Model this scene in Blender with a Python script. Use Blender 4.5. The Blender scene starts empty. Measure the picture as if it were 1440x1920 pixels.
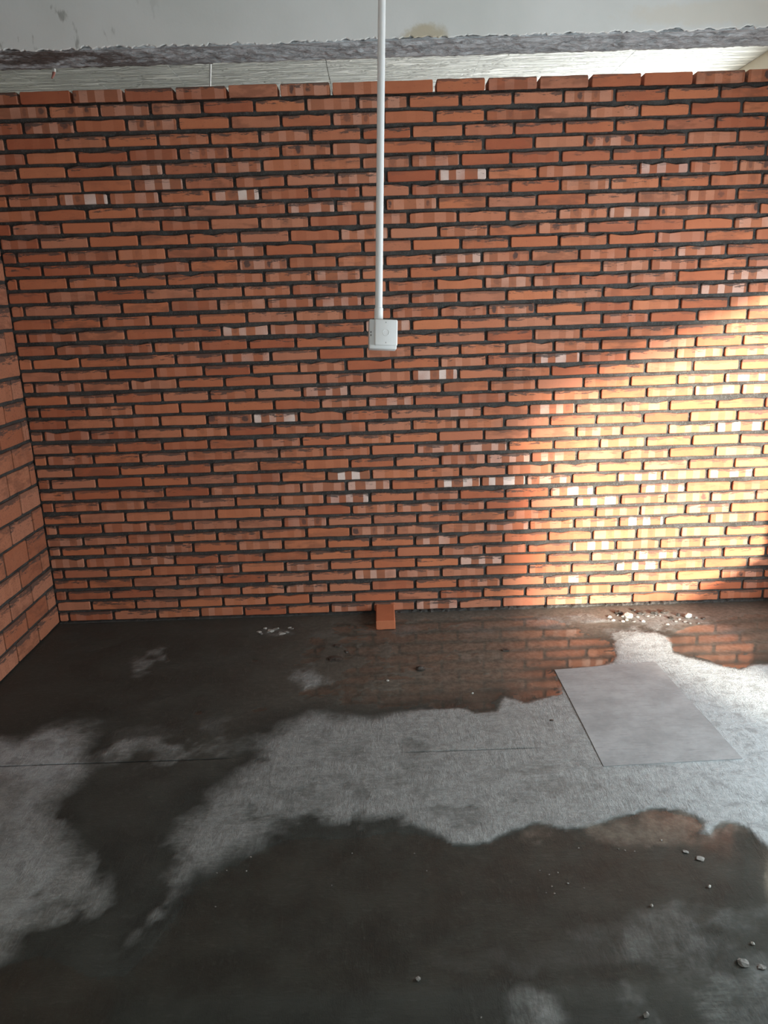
import bpy, bmesh, math, random
import numpy as np
from mathutils import Vector, Matrix, Euler

random.seed(7)
RNG = np.random.default_rng(7)
SC = bpy.context.scene
COL = SC.collection

# ---------------------------------------------------------------- camera
F_PX, PITCH, ROLL, YAW, CAM_Z = 1412.17, 0.270115, -0.0325212, -0.0025843, 1.725
def camera_axes():
    cp, sp = math.cos(PITCH), math.sin(PITCH)
    fw, up, rt = Vector((0, cp, -sp)), Vector((0, sp, cp)), Vector((1, 0, 0))
    cr, sr = math.cos(ROLL), math.sin(ROLL)
    r2, u2 = cr*rt + sr*up, -sr*rt + cr*up
    Z = Matrix.Rotation(YAW, 3, 'Z')
    return Z @ r2, Z @ u2, Z @ fw
AX_R, AX_U, AX_F = camera_axes()
CAM = Vector((0, 0, CAM_Z))
cam_data = bpy.data.cameras.new('camera')
cam_data.sensor_fit = 'VERTICAL'
cam_data.sensor_height = 24.0
cam_data.sensor_width = 18.0
cam_data.lens = 24.0*F_PX/1920.0
cam_data.clip_start = 0.05
cam = bpy.data.objects.new('camera', cam_data)
M = Matrix((AX_R, AX_U, -AX_F)).transposed().to_4x4()
M.translation = CAM
cam.matrix_world = M
COL.objects.link(cam)
SC.camera = cam

# ---------------------------------------------------------------- light
SC.view_settings.view_transform = 'Standard'
SC.view_settings.look = 'None'
SC.view_settings.gamma = 1.0
SC.view_settings.use_curve_mapping = False
SC.view_settings.exposure = 0.0

world = bpy.data.worlds.new('daylight')
SC.world = world
world.use_nodes = True
bg = world.node_tree.nodes['Background']
bg.inputs['Color'].default_value = (0.80, 0.90, 1.0, 1)
bg.inputs['Strength'].default_value = 0.45

SUN_EL = math.radians(14.0)
sun_dir = Vector((-0.48*math.cos(SUN_EL), 0.877*math.cos(SUN_EL), -math.sin(SUN_EL)))
sd = bpy.data.lights.new('low_sun', 'SUN')
sd.energy = 19.5
sd.color = (1.0, 0.90, 0.77)
sd.angle = math.radians(8.0)
so = bpy.data.objects.new('low_sun', sd)
so.rotation_euler = sun_dir.to_track_quat('-Z', 'Y').to_euler()
so.location = (5, -6, 4)
COL.objects.link(so)

def window_light(name, loc, direction, sx, sy, energy, color):
    d = bpy.data.lights.new(name, 'AREA')
    d.shape = 'RECTANGLE'
    d.size, d.size_y = sx, sy
    d.energy, d.color = energy, color
    o = bpy.data.objects.new(name, d)
    o.location = loc
    o.rotation_euler = Vector(direction).to_track_quat('-Z', 'Y').to_euler()
    COL.objects.link(o)
window_light('side_window_daylight', (2.55, 2.10, 1.15), (-1, 0.50, 0.06), 1.5, 1.2, 84, (0.84, 0.94, 1.0))
window_light('front_window_daylight', (0.5, -2.1, 1.35), (0, 1, 0), 3.0, 1.8, 30, (0.90, 0.97, 1.0))
window_light('rear_window_daylight', (2.5, 5.35, 1.9), (-1, 0, 0.35), 1.1, 1.4, 92, (0.96, 1.0, 1.0))

# ---------------------------------------------------------------- helpers
D_WALL, X_LEFT, X_RIGHT, Z_CEIL = 4.0457, -1.885, 2.28, 3.04
WALL_TOP = 2.757

def ray(px, py):
    return AX_R*((px-720)/F_PX) - AX_U*((py-960)/F_PX) + AX_F
def on_floor(px, py, z=0.0):
    v = ray(px, py)
    p = CAM + v*((z-CAM_Z)/v.z)
    return (p.x, p.y)
def on_back(px, py, y=D_WALL):
    v = ray(px, py)
    p = CAM + v*(y/v.y)
    return (p.x, p.z)
def at_depth(px, py, depth):
    return CAM + ray(px, py)*depth
def project(x, y, z):
    v = Vector((x, y, z)) - CAM
    w = v.dot(AX_F)
    return 720 + F_PX*v.dot(AX_R)/w, 960 - F_PX*v.dot(AX_U)/w

def link_mesh(name, verts, faces, mat=None, parent=None, smooth=False):
    me = bpy.data.meshes.new(name)
    me.from_pydata([tuple(v) for v in verts], [], faces)
    me.update()
    if smooth:
        me.polygons.foreach_set('use_smooth', [True]*len(me.polygons))
    o = bpy.data.objects.new(name, me)
    if mat: me.materials.append(mat)
    COL.objects.link(o)
    if parent: o.parent = parent
    return o
def link_bm(name, bm, mat=None, parent=None, smooth=False):
    bmesh.ops.recalc_face_normals(bm, faces=bm.faces[:])
    me = bpy.data.meshes.new(name)
    bm.to_mesh(me); bm.free()
    if smooth:
        me.polygons.foreach_set('use_smooth', [True]*len(me.polygons))
    o = bpy.data.objects.new(name, me)
    if mat: me.materials.append(mat)
    COL.objects.link(o)
    if parent: o.parent = parent
    return o
def empty(name, loc):
    o = bpy.data.objects.new(name, None)
    o.empty_display_size = 0.1
    o.location = loc
    COL.objects.link(o)
    return o
def tag(o, label=None, cat=None, group=None, kind=None):
    if label: o['label'] = label
    if cat: o['category'] = cat
    if group: o['group'] = group
    if kind: o['kind'] = kind
    return o
def bm_box(bm, x0, x1, y0, y1, z0, z1, bevel=0.0, seg=2):
    r = bmesh.ops.create_cube(bm, size=1.0)
    for v in r['verts']:
        v.co = Vector((x0 if v.co.x < 0 else x1, y0 if v.co.y < 0 else y1, z0 if v.co.z < 0 else z1))
    if bevel > 0:
        es = list({e for v in r['verts'] for e in v.link_edges})
        bmesh.ops.bevel(bm, geom=es, offset=bevel, segments=seg, affect='EDGES', profile=0.5)
def bm_tube(bm, pts, radii, n=20, cap=True):
    rings = []
    for i, p in enumerate(pts):
        a = pts[max(i-1, 0)]; b = pts[min(i+1, len(pts)-1)]
        d = (b-a).normalized()
        s = d.cross(Vector((0, 1, 0))).normalized(); t = d.cross(s).normalized()
        rings.append([bm.verts.new(p + s*radii[i]*math.cos(k*2*math.pi/n) + t*radii[i]*math.sin(k*2*math.pi/n)) for k in range(n)])
    for r0, r1 in zip(rings, rings[1:]):
        for k in range(n):
            bm.faces.new((r0[k], r0[(k+1) % n], r1[(k+1) % n], r1[k]))
    if cap:
        bm.faces.new(rings[0]); bm.faces.new(rings[-1])

# ---------------------------------------------------------------- node helpers
class NT:
    def __init__(self, name):
        self.m = bpy.data.materials.new(name)
        self.m.use_nodes = True
        self.t = self.m.node_tree
        self.t.nodes.clear()
        self.out = self.t.nodes.new('ShaderNodeOutputMaterial')
    def n(self, kind, **props):
        nd = self.t.nodes.new(kind)
        for k, v in props.items(): setattr(nd, k, v)
        return nd
    def set(self, sock, v):
        if isinstance(v, bpy.types.NodeSocket): self.t.links.new(v, sock)
        elif v is not None:
            if sock.type == 'RGBA' and len(v) == 3: v = (*v, 1)
            sock.default_value = v
    def math(self, op, a, b=None, c=None, clamp=False):
        nd = self.n('ShaderNodeMath', operation=op, use_clamp=clamp)
        self.set(nd.inputs[0], a)
        if b is not None: self.set(nd.inputs[1], b)
        if c is not None: self.set(nd.inputs[2], c)
        return nd.outputs[0]
    def mix(self, f, a, b, blend='MIX'):
        nd = self.n('ShaderNodeMix', data_type='RGBA', blend_type=blend)
        self.set(nd.inputs[0], f); self.set(nd.inputs[6], a); self.set(nd.inputs[7], b)
        return nd.outputs[2]
    def mixf(self, f, a, b):
        nd = self.n('ShaderNodeMix', data_type='FLOAT')
        self.set(nd.inputs[0], f); self.set(nd.inputs[2], a); self.set(nd.inputs[3], b)
        return nd.outputs[0]
    def step(self, v, lo, hi):
        nd = self.n('ShaderNodeMapRange', interpolation_type='SMOOTHSTEP')
        self.set(nd.inputs[0], v); self.set(nd.inputs[1], lo); self.set(nd.inputs[2], hi)
        return nd.outputs[0]
    def noise(self, vec, scale, detail=4, rough=0.6, dist=0.0):
        nd = self.n('ShaderNodeTexNoise')
        self.set(nd.inputs['Vector'], vec)
        nd.inputs['Scale'].default_value = scale
        nd.inputs['Detail'].default_value = detail
        nd.inputs['Roughness'].default_value = rough
        nd.inputs['Distortion'].default_value = dist
        return nd.outputs['Fac']
    def pos(self):
        return self.n('ShaderNodeNewGeometry').outputs['Position']
    def scaled(self, vec, s, off=(0, 0, 0), rot=(0, 0, 0)):
        nd = self.n('ShaderNodeMapping')
        self.set(nd.inputs['Vector'], vec)
        nd.inputs['Scale'].default_value = s
        nd.inputs['Location'].default_value = off
        nd.inputs['Rotation'].default_value = rot
        return nd.outputs[0]
    def attr(self, name):
        return self.n('ShaderNodeAttribute', attribute_name=name)
    def bump(self, h, strength, dist=0.01, normal=None):
        nd = self.n('ShaderNodeBump')
        nd.inputs['Strength'].default_value = strength
        nd.inputs['Distance'].default_value = dist
        self.set(nd.inputs['Height'], h)
        if normal is not None: self.set(nd.inputs['Normal'], normal)
        return nd.outputs[0]
    def principled(self, color, rough, normal=None, spec=0.5):
        p = self.n('ShaderNodeBsdfPrincipled')
        self.set(p.inputs['Base Color'], color)
        self.set(p.inputs['Roughness'], rough)
        p.inputs['Specular IOR Level'].default_value = spec if not isinstance(spec, bpy.types.NodeSocket) else 0.5
        if isinstance(spec, bpy.types.NodeSocket): self.set(p.inputs['Specular IOR Level'], spec)
        if normal is not None: self.set(p.inputs['Normal'], normal)
        self.t.links.new(p.outputs[0], self.out.inputs[0])
        return p

# ---------------------------------------------------------------- materials
def mat_brick(rough_face=False):
    t = NT('fired_clay_brick' if not rough_face else 'rough_fired_clay_brick')
    uv = t.n('ShaderNodeUVMap', uv_map='UVMap').outputs[0]
    sx = t.n('ShaderNodeSeparateXYZ'); t.set(sx.inputs[0], uv)
    u, v = sx.outputs[0], sx.outputs[1]
    a = t.attr('tone')
    sc = t.n('ShaderNodeSeparateColor'); t.set(sc.inputs[0], a.outputs['Color'])
    seed, band, spot = sc.outputs[0], sc.outputs[1], sc.outputs[2]
    white = a.outputs['Alpha']
    P = t.pos()
    big = t.noise(P, 9, 3, 0.6)
    fine = t.noise(P, 190, 4, 0.65)
    mid = t.noise(P, 34, 4, 0.6)
    if rough_face:
        c0, c1 = (0.50, 0.205, 0.115), (0.38, 0.125, 0.062)
    else:
        c0, c1 = (0.56, 0.195, 0.092), (0.37, 0.102, 0.050)
    s2 = t.math('FRACT', t.math('MULTIPLY', seed, 7.31))
    base = t.mix(t.math('ADD', t.math('MULTIPLY', seed, 0.85), t.math('MULTIPLY', t.math('SUBTRACT', big, 0.35), 0.6), clamp=True), c0, c1)
    base = t.mix(t.math('MULTIPLY', t.step(s2, 0.55, 0.95), 0.6), base, (0.50, 0.225, 0.14))
    s4 = t.math('FRACT', t.math('MULTIPLY', seed, 57.3))
    burn = t.math('MULTIPLY', t.step(s4, 0.45, 0.95), t.step(t.noise(t.scaled(P, (9, 9, 26)), 1.0, 3, 0.6), 0.42, 0.62))
    base = t.mix(t.math('MULTIPLY', burn, 0.55), base, (0.20, 0.078, 0.046))
    # kiln marks: squares left where bricks were stacked crosswise
    k = t.math('ADD', t.math('MULTIPLY', u, 5.0), t.math('MULTIPLY', s2, 1.9))
    k = t.math('ADD', k, t.math('MULTIPLY', t.math('SINE', t.math('ADD', t.math('MULTIPLY', u, 7.0), t.math('MULTIPLY', seed, 40.0))), 0.22))
    k = t.math('ADD', k, t.math('MULTIPLY', t.math('SUBTRACT', t.noise(P, 26, 2), 0.5), 0.10))
    half = t.math('MULTIPLY', k, 0.5)
    par = t.math('FRACT', half)                                   # 0..0.5 dark square, 0.5..1 pale square
    pale = t.math('MULTIPLY', t.step(par, 0.49, 0.51), t.math('SUBTRACT', 1.0, t.step(par, 0.985, 1.0)))
    inseg = t.math('SUBTRACT', t.math('FRACT', k), 0.5)
    squares = t.mix(pale, (0.335, 0.130, 0.072), t.mix(white, (0.54, 0.235, 0.14), (0.74, 0.60, 0.53)))
    base = t.mix(t.math('MULTIPLY', band, t.mixf(t.step(t.noise(P, 4.5, 2), 0.35, 0.65), 0.35, 1.0)), base, squares)
    du = t.math('MULTIPLY', inseg, 2.6)
    dv = t.math('MULTIPLY', t.math('SUBTRACT', v, 0.56), 2.1)
    r2 = t.math('ADD', t.math('MULTIPLY', du, du), t.math('MULTIPLY', dv, dv))
    r2 = t.math('ADD', r2, t.math('MULTIPLY', t.math('SUBTRACT', mid, 0.5), 2.4))
    blob = t.math('MULTIPLY', t.math('SUBTRACT', 1.0, t.step(r2, 0.15, 0.75)), t.math('SUBTRACT', 1.0, pale))
    wn = t.n('ShaderNodeTexWhiteNoise', noise_dimensions='1D')
    t.set(wn.inputs['W'], t.math('ADD', t.math('MULTIPLY', t.math('FLOOR', k), 1.7), t.math('MULTIPLY', seed, 91.0)))
    blob = t.math('MULTIPLY', blob, t.step(wn.outputs['Value'], 0.15, 0.8))
    base = t.mix(t.math('MULTIPLY', blob, t.math('MULTIPLY', spot, 0.85)), base, (0.055, 0.045, 0.045))
    # scuffed burnt upper edge and mortar smears
    uz = t.scaled(P, (13, 13, 80))
    edge_n = t.noise(uz, 1.0, 4, 0.7)
    e = t.math('ADD', v, t.math('MULTIPLY', t.math('SUBTRACT', edge_n, 0.5), 1.9))
    s3 = t.math('FRACT', t.math('MULTIPLY', seed, 23.7))
    em = t.math('MULTIPLY', t.step(e, 0.75, 0.82), t.step(s3, 0.05, 0.55))
    base = t.mix(t.math('MULTIPLY', em, 0.85), base, (0.075, 0.058, 0.05))
    cr = t.math('MULTIPLY', t.step(t.noise(t.scaled(P, (50, 50, 120), rot=(0, 0.5, 0)), 1.0, 5, 0.75), 0.62, 0.68), 0.65)
    base = t.mix(cr, base, (0.15, 0.075, 0.05))
    base = t.mix(t.math('MULTIPLY', t.step(fine, 0.35, 0.75), 0.22), base, t.mix(0.5, base, (0.25, 0.1, 0.06)))
    if rough_face:
        pits = t.step(t.noise(P, 120, 3, 0.7), 0.55, 0.66)
        base = t.mix(t.math('MULTIPLY', pits, 0.6), base, (0.20, 0.085, 0.055))
        h = t.math('ADD', t.math('MULTIPLY', pits, -1.0), mid)
        nrm = t.bump(h, 0.5, 0.004)
    else:
        h = t.math('ADD', t.math('MULTIPLY', mid, 0.8), t.math('MULTIPLY', em, -0.8))
        h = t.math('ADD', h, t.math('MULTIPLY', fine, 0.35))
        nrm = t.bump(h, 0.45, 0.003)
    t.principled(base, 0.82, nrm, 0.25)
    return t.m

def mat_mortar():
    t = NT('dark_grey_mortar')
    P = t.pos()
    n1 = t.noise(P, 12, 5, 0.65); n2 = t.noise(P, 130, 4, 0.7)
    c = t.mix(t.step(n1, 0.3, 0.7), (0.037, 0.034, 0.031), (0.072, 0.069, 0.064))
    c = t.mix(t.step(n2, 0.5, 0.75), c, (0.115, 0.115, 0.112))
    nrm = t.bump(t.math('ADD', n1, t.math('MULTIPLY', n2, 0.8)), 0.7, 0.006)
    t.principled(c, 0.9, nrm, 0.15)
    return t.m

def mat_plaster(name, c0, c1, stain=False):
    t = NT(name)
    P = t.pos()
    n1 = t.noise(P, 1.6, 4, 0.6); n2 = t.noise(P, 60, 4, 0.6)
    c = t.mix(t.step(n1, 0.3, 0.7), c0, c1)
    if stain:
        s = t.n('ShaderNodeSeparateXYZ'); t.set(s.inputs[0], P)
        def blob(cx, cz, rx, rz, amp, col, c):
            dx = t.math('DIVIDE', t.math('SUBTRACT', s.outputs[0], cx), rx)
            dz = t.math('DIVIDE', t.math('SUBTRACT', s.outputs[2], cz), rz)
            r = t.math('ADD', t.math('MULTIPLY', dx, dx), t.math('MULTIPLY', dz, dz))
            r = t.math('ADD', r, t.math('MULTIPLY', t.math('SUBTRACT', t.noise(P, 14, 4, 0.65), 0.5), 2.2))
            m = t.math('SUBTRACT', 1.0, t.step(r, 0.35, 1.25))
            return t.mix(t.math('MULTIPLY', m, amp), c, col)
        c = blob(0.26, 2.845, 0.10, 0.06, 0.8, (0.47, 0.40, 0.27), c)
        c = blob(1.60, 2.90, 0.55, 0.05, 0.45, (0.66, 0.60, 0.50), c)
        sm = t.step(t.noise(t.scaled(P, (20, 20, 7), rot=(0, 0.5, 0)), 1.0, 3, 0.6), 0.60, 0.70)
        left = t.math('SUBTRACT', 1.0, t.step(s.outputs[0], -1.45, -0.7))
        c = t.mix(t.math('MULTIPLY', t.math('MULTIPLY', sm, left), 0.65), c, (0.19, 0.185, 0.16))
    nrm = t.bump(t.math('ADD', n1, t.math('MULTIPLY', n2, 0.2)), 0.25, 0.01)
    t.principled(c, 0.75, nrm, 0.25)
    return t.m

def mat_soffit():
    t = NT('bare_rough_concrete')
    P = t.pos()
    st = t.scaled(P, (11, 36, 36), rot=(0, 0, 0.35))
    n1 = t.noise(st, 1.0, 5, 0.7, 0.8); n2 = t.noise(P, 70, 4, 0.7)
    s = t.n('ShaderNodeSeparateXYZ'); t.set(s.inputs[0], P)
    c = t.mix(t.step(n1, 0.32, 0.68), (0.21, 0.225, 0.23), (0.58, 0.62, 0.64))
    c = t.mix(t.math('MULTIPLY', t.step(n2, 0.45, 0.7), 0.4), c, (0.5, 0.5, 0.49))
    left = t.math('SUBTRACT', 1.0, t.step(s.outputs[0], -1.35, -0.45))
    br = t.math('MULTIPLY', left, t.step(t.noise(t.scaled(P, (3.5, 14, 14)), 1.0, 4, 0.65), 0.44, 0.56))
    c = t.mix(t.math('MULTIPLY', br, 0.85), c, (0.085, 0.058, 0.045))
    nrm = t.bump(t.math('ADD', n1, t.math('MULTIPLY', n2, 0.3)), 0.9, 0.012)
    t.principled(c, 0.9, nrm, 0.2)
    return t.m

def mat_ceiling():
    t = NT('whitewashed_ceiling')
    P = t.pos()
    w = t.noise(t.scaled(P, (3.2, 26, 1)), 1.0, 4, 0.62, 0.6)
    n2 = t.noise(P, 40, 3, 0.6)
    c = t.mix(t.step(w, 0.35, 0.65), (0.66, 0.68, 0.66), (0.80, 0.81, 0.79))
    ridge = t.step(t.math('ABSOLUTE', t.math('SUBTRACT', w, 0.5)), 0.0, 0.05)
    nrm = t.bump(t.math('ADD', t.math('MULTIPLY', w, 1.5), t.math('MULTIPLY', ridge, 0.3)), 0.9, 0.03)
    t.principled(c, 0.8, nrm, 0.2)
    return t.m

def mat_floor():
    t = NT('stained_concrete_floor')
    P = t.pos()
    damp = t.attr('damp').outputs['Fac']; brown = t.attr('brown').outputs['Fac']; pale = t.attr('pale').outputs['Fac']
    crack = t.attr('crack').outputs['Fac']
    n1 = t.noise(P, 5, 8, 0.68); n2 = t.noise(P, 38, 5, 0.68); n3 = t.noise(P, 160, 3, 0.7)
    brush = t.noise(t.scaled(P, (95, 16, 1), rot=(0, 0, 0.25)), 1.0, 4, 0.7, 0.8)
    brush2 = t.noise(t.scaled(P, (20, 90, 1), rot=(0, 0, -0.5)), 1.0, 4, 0.7, 0.8)
    br = t.mixf(t.step(n1, 0.42, 0.58), brush, brush2)
    worm = t.noise(t.scaled(P, (150, 60, 1), rot=(0, 0, 0.6)), 1.0, 3, 0.6, 2.2)
    band = t.math('MULTIPLY', damp, t.math('SUBTRACT', 1.0, damp))            # only where half dry
    d = t.math('ADD', damp, t.math('MULTIPLY', t.math('SUBTRACT', t.noise(P, 15, 6, 0.7), 0.5), t.math('MULTIPLY', band, 3.2)))
    d = t.math('ADD', d, t.math('MULTIPLY', t.math('SUBTRACT', n1, 0.5), t.math('MULTIPLY', band, 5.0)))
    d = t.math('ADD', d, t.math('MULTIPLY', t.math('SUBTRACT', br, 0.5), t.math('MULTIPLY', band, 2.4)))
    d = t.math('ADD', d, t.math('MULTIPLY', t.math('SUBTRACT', worm, 0.5), t.math('MULTIPLY', band, 1.6)))
    d = t.math('ADD', d, t.math('MULTIPLY', t.math('SUBTRACT', n2, 0.5), 0.16), clamp=True)
    dry = t.mix(t.step(n2, 0.3, 0.7), (0.225, 0.243, 0.238), (0.335, 0.36, 0.353))
    dry = t.mix(t.math('MULTIPLY', t.step(br, 0.44, 0.60), 0.55), dry, (0.185, 0.192, 0.187))
    dry = t.mix(t.math('MULTIPLY', pale, 0.9), dry, t.mix(t.step(n2, 0.35, 0.65), (0.37, 0.41, 0.42), (0.47, 0.52, 0.535)))
    stroke = t.math('SUBTRACT', t.step(worm, 0.60, 0.70), t.step(worm, 0.40, 0.30))
    dry = t.mix(t.math('MULTIPLY', t.step(worm, 0.58, 0.68), 0.5), dry, (0.46, 0.475, 0.47))
    dry = t.mix(t.math('MULTIPLY', t.math('SUBTRACT', 1.0, t.step(worm, 0.30, 0.40)), 0.55), dry, (0.12, 0.125, 0.12))
    mot = t.noise(P, 13, 7, 0.72, 0.4)
    dry = t.mix(t.math('MULTIPLY', t.math('SUBTRACT', 1.0, t.step(mot, 0.36, 0.52)), 0.45), dry, (0.13, 0.136, 0.132))
    wet = t.mix(t.step(n1, 0.3, 0.7), (0.030, 0.034, 0.031), (0.052, 0.058, 0.052))
    wetb = t.mix(t.step(n2, 0.3, 0.7), (0.100, 0.092, 0.076), (0.19, 0.172, 0.145))
    film = t.attr('film').outputs['Fac']
    wet = t.mix(t.math('MULTIPLY', film, 0.75), wet, t.mix(1.0, wet, (1.05, 1.05, 1.03), 'MULTIPLY'))
    wet = t.mix(brown, wet, wetb)
    wet = t.mix(t.math('MULTIPLY', t.step(t.math('ADD', t.math('MULTIPLY', br, 0.5), t.math('MULTIPLY', n2, 0.5)), 0.52, 0.64), 0.35), wet, t.mix(0.5, wet, (0.14, 0.145, 0.135)))
    c = t.mix(d, dry, wet)
    specks = t.step(t.noise(P, 95, 2, 0.5), 0.70, 0.76)
    c = t.mix(t.math('MULTIPLY', specks, 0.5), c, t.mix(0.5, c, (0.03, 0.03, 0.03)))
    c = t.mix(crack, c, (0.012, 0.012, 0.011))
    rough = t.mixf(d, 0.65, t.mixf(t.step(n1, 0.35, 0.65), 0.40, 0.55))
    h = t.math('ADD', t.math('MULTIPLY', br, 0.9), t.math('MULTIPLY', n2, 0.9))
    h = t.math('ADD', h, t.math('MULTIPLY', n3, 0.25))
    h = t.math('ADD', h, t.math('MULTIPLY', worm, 0.6))
    h = t.math('MULTIPLY', h, t.mixf(d, 1.0, 0.35))
    nrm = t.bump(h, 0.7, 0.008)
    t.principled(c, rough, nrm, t.mixf(d, 0.25, 0.12))
    return t.m

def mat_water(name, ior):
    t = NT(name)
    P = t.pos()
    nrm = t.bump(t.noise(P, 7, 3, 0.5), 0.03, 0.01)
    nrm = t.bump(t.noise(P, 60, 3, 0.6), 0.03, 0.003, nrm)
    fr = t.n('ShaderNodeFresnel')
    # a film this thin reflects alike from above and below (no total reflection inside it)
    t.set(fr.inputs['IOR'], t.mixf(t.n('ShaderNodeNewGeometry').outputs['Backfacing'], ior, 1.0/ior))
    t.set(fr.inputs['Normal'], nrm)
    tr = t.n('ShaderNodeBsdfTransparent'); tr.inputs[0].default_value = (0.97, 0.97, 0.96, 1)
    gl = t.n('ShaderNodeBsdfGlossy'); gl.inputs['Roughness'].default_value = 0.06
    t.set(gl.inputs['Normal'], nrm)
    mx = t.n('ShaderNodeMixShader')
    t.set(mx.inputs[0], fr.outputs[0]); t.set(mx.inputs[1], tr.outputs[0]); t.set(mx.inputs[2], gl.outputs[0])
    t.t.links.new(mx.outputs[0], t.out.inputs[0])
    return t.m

def mat_plain(name, c, rough=0.5, spec=0.5, nscale=0, namp=0.1, bump=0.0):
    t = NT(name)
    P = t.pos()
    col = c; nrm = None
    if nscale:
        n = t.noise(P, nscale, 4, 0.65)
        col = t.mix(t.step(n, 0.3, 0.7), tuple(max(x*(1-namp), 0) for x in c), tuple(min(x*(1+namp), 1) for x in c))
        if bump: nrm = t.bump(n, bump, 0.006)
    t.principled(col, rough, nrm, spec)
    return t.m

BRICK = mat_brick(); BRICK_ROUGH = mat_brick(True); MORTAR = mat_mortar()
BEAM_PL = mat_plaster('grey_white_plaster', (0.62, 0.625, 0.595), (0.70, 0.70, 0.675), True)
BEIGE = mat_plaster('beige_plaster', (0.66, 0.60, 0.50), (0.72, 0.66, 0.56))
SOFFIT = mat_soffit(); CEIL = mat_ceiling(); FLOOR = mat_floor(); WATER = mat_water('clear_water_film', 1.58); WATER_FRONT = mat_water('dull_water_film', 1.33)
PVC = mat_plain('white_plastic', (0.86, 0.87, 0.86), 0.35, 0.5)
PVC_GREY = mat_plain('pale_grey_plastic', (0.76, 0.77, 0.76), 0.45, 0.5)
HOLE = mat_plain('dark_knockout', (0.03, 0.03, 0.03), 0.8)
CHIP = mat_plain('grey_concrete_chip', (0.22, 0.22, 0.205), 0.8, 0.3, 60, 0.3, 0.4)
WHITE_CHIP = mat_plain('white_plaster_crumb', (0.40, 0.40, 0.37), 0.8, 0.3, 60, 0.25, 0.4)
DARK_CHIP = mat_plain('dark_wet_mortar_lump', (0.045, 0.04, 0.034), 0.5, 0.5, 60, 0.4, 0.5)
RED_CHIP = mat_plain('brick_crumb', (0.42, 0.16, 0.09), 0.85, 0.2, 60, 0.2, 0.3)
def mat_board():
    t = NT('smooth_grey_cement_board')
    P = t.pos()
    n = t.noise(P, 7, 6, 0.65); b = t.noise(t.scaled(P, (12, 110, 1), rot=(0, 0, 0.1)), 1.0, 4, 0.7, 0.8); f = t.noise(P, 140, 3, 0.7)
    c = t.mix(t.step(n, 0.32, 0.68), (0.235, 0.248, 0.250), (0.315, 0.332, 0.336))
    c = t.mix(t.math('MULTIPLY', t.step(b, 0.52, 0.68), 0.45), c, (0.16, 0.172, 0.175))
    t.principled(c, 0.75, t.bump(t.math('ADD', b, t.math('MULTIPLY', f, 0.4)), 0.4, 0.004), 0.3)
    return t.m
SLAB = mat_board()
RED_PL = mat_plain('faded_red_plastic', (0.42, 0.16, 0.13), 0.5)

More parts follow.
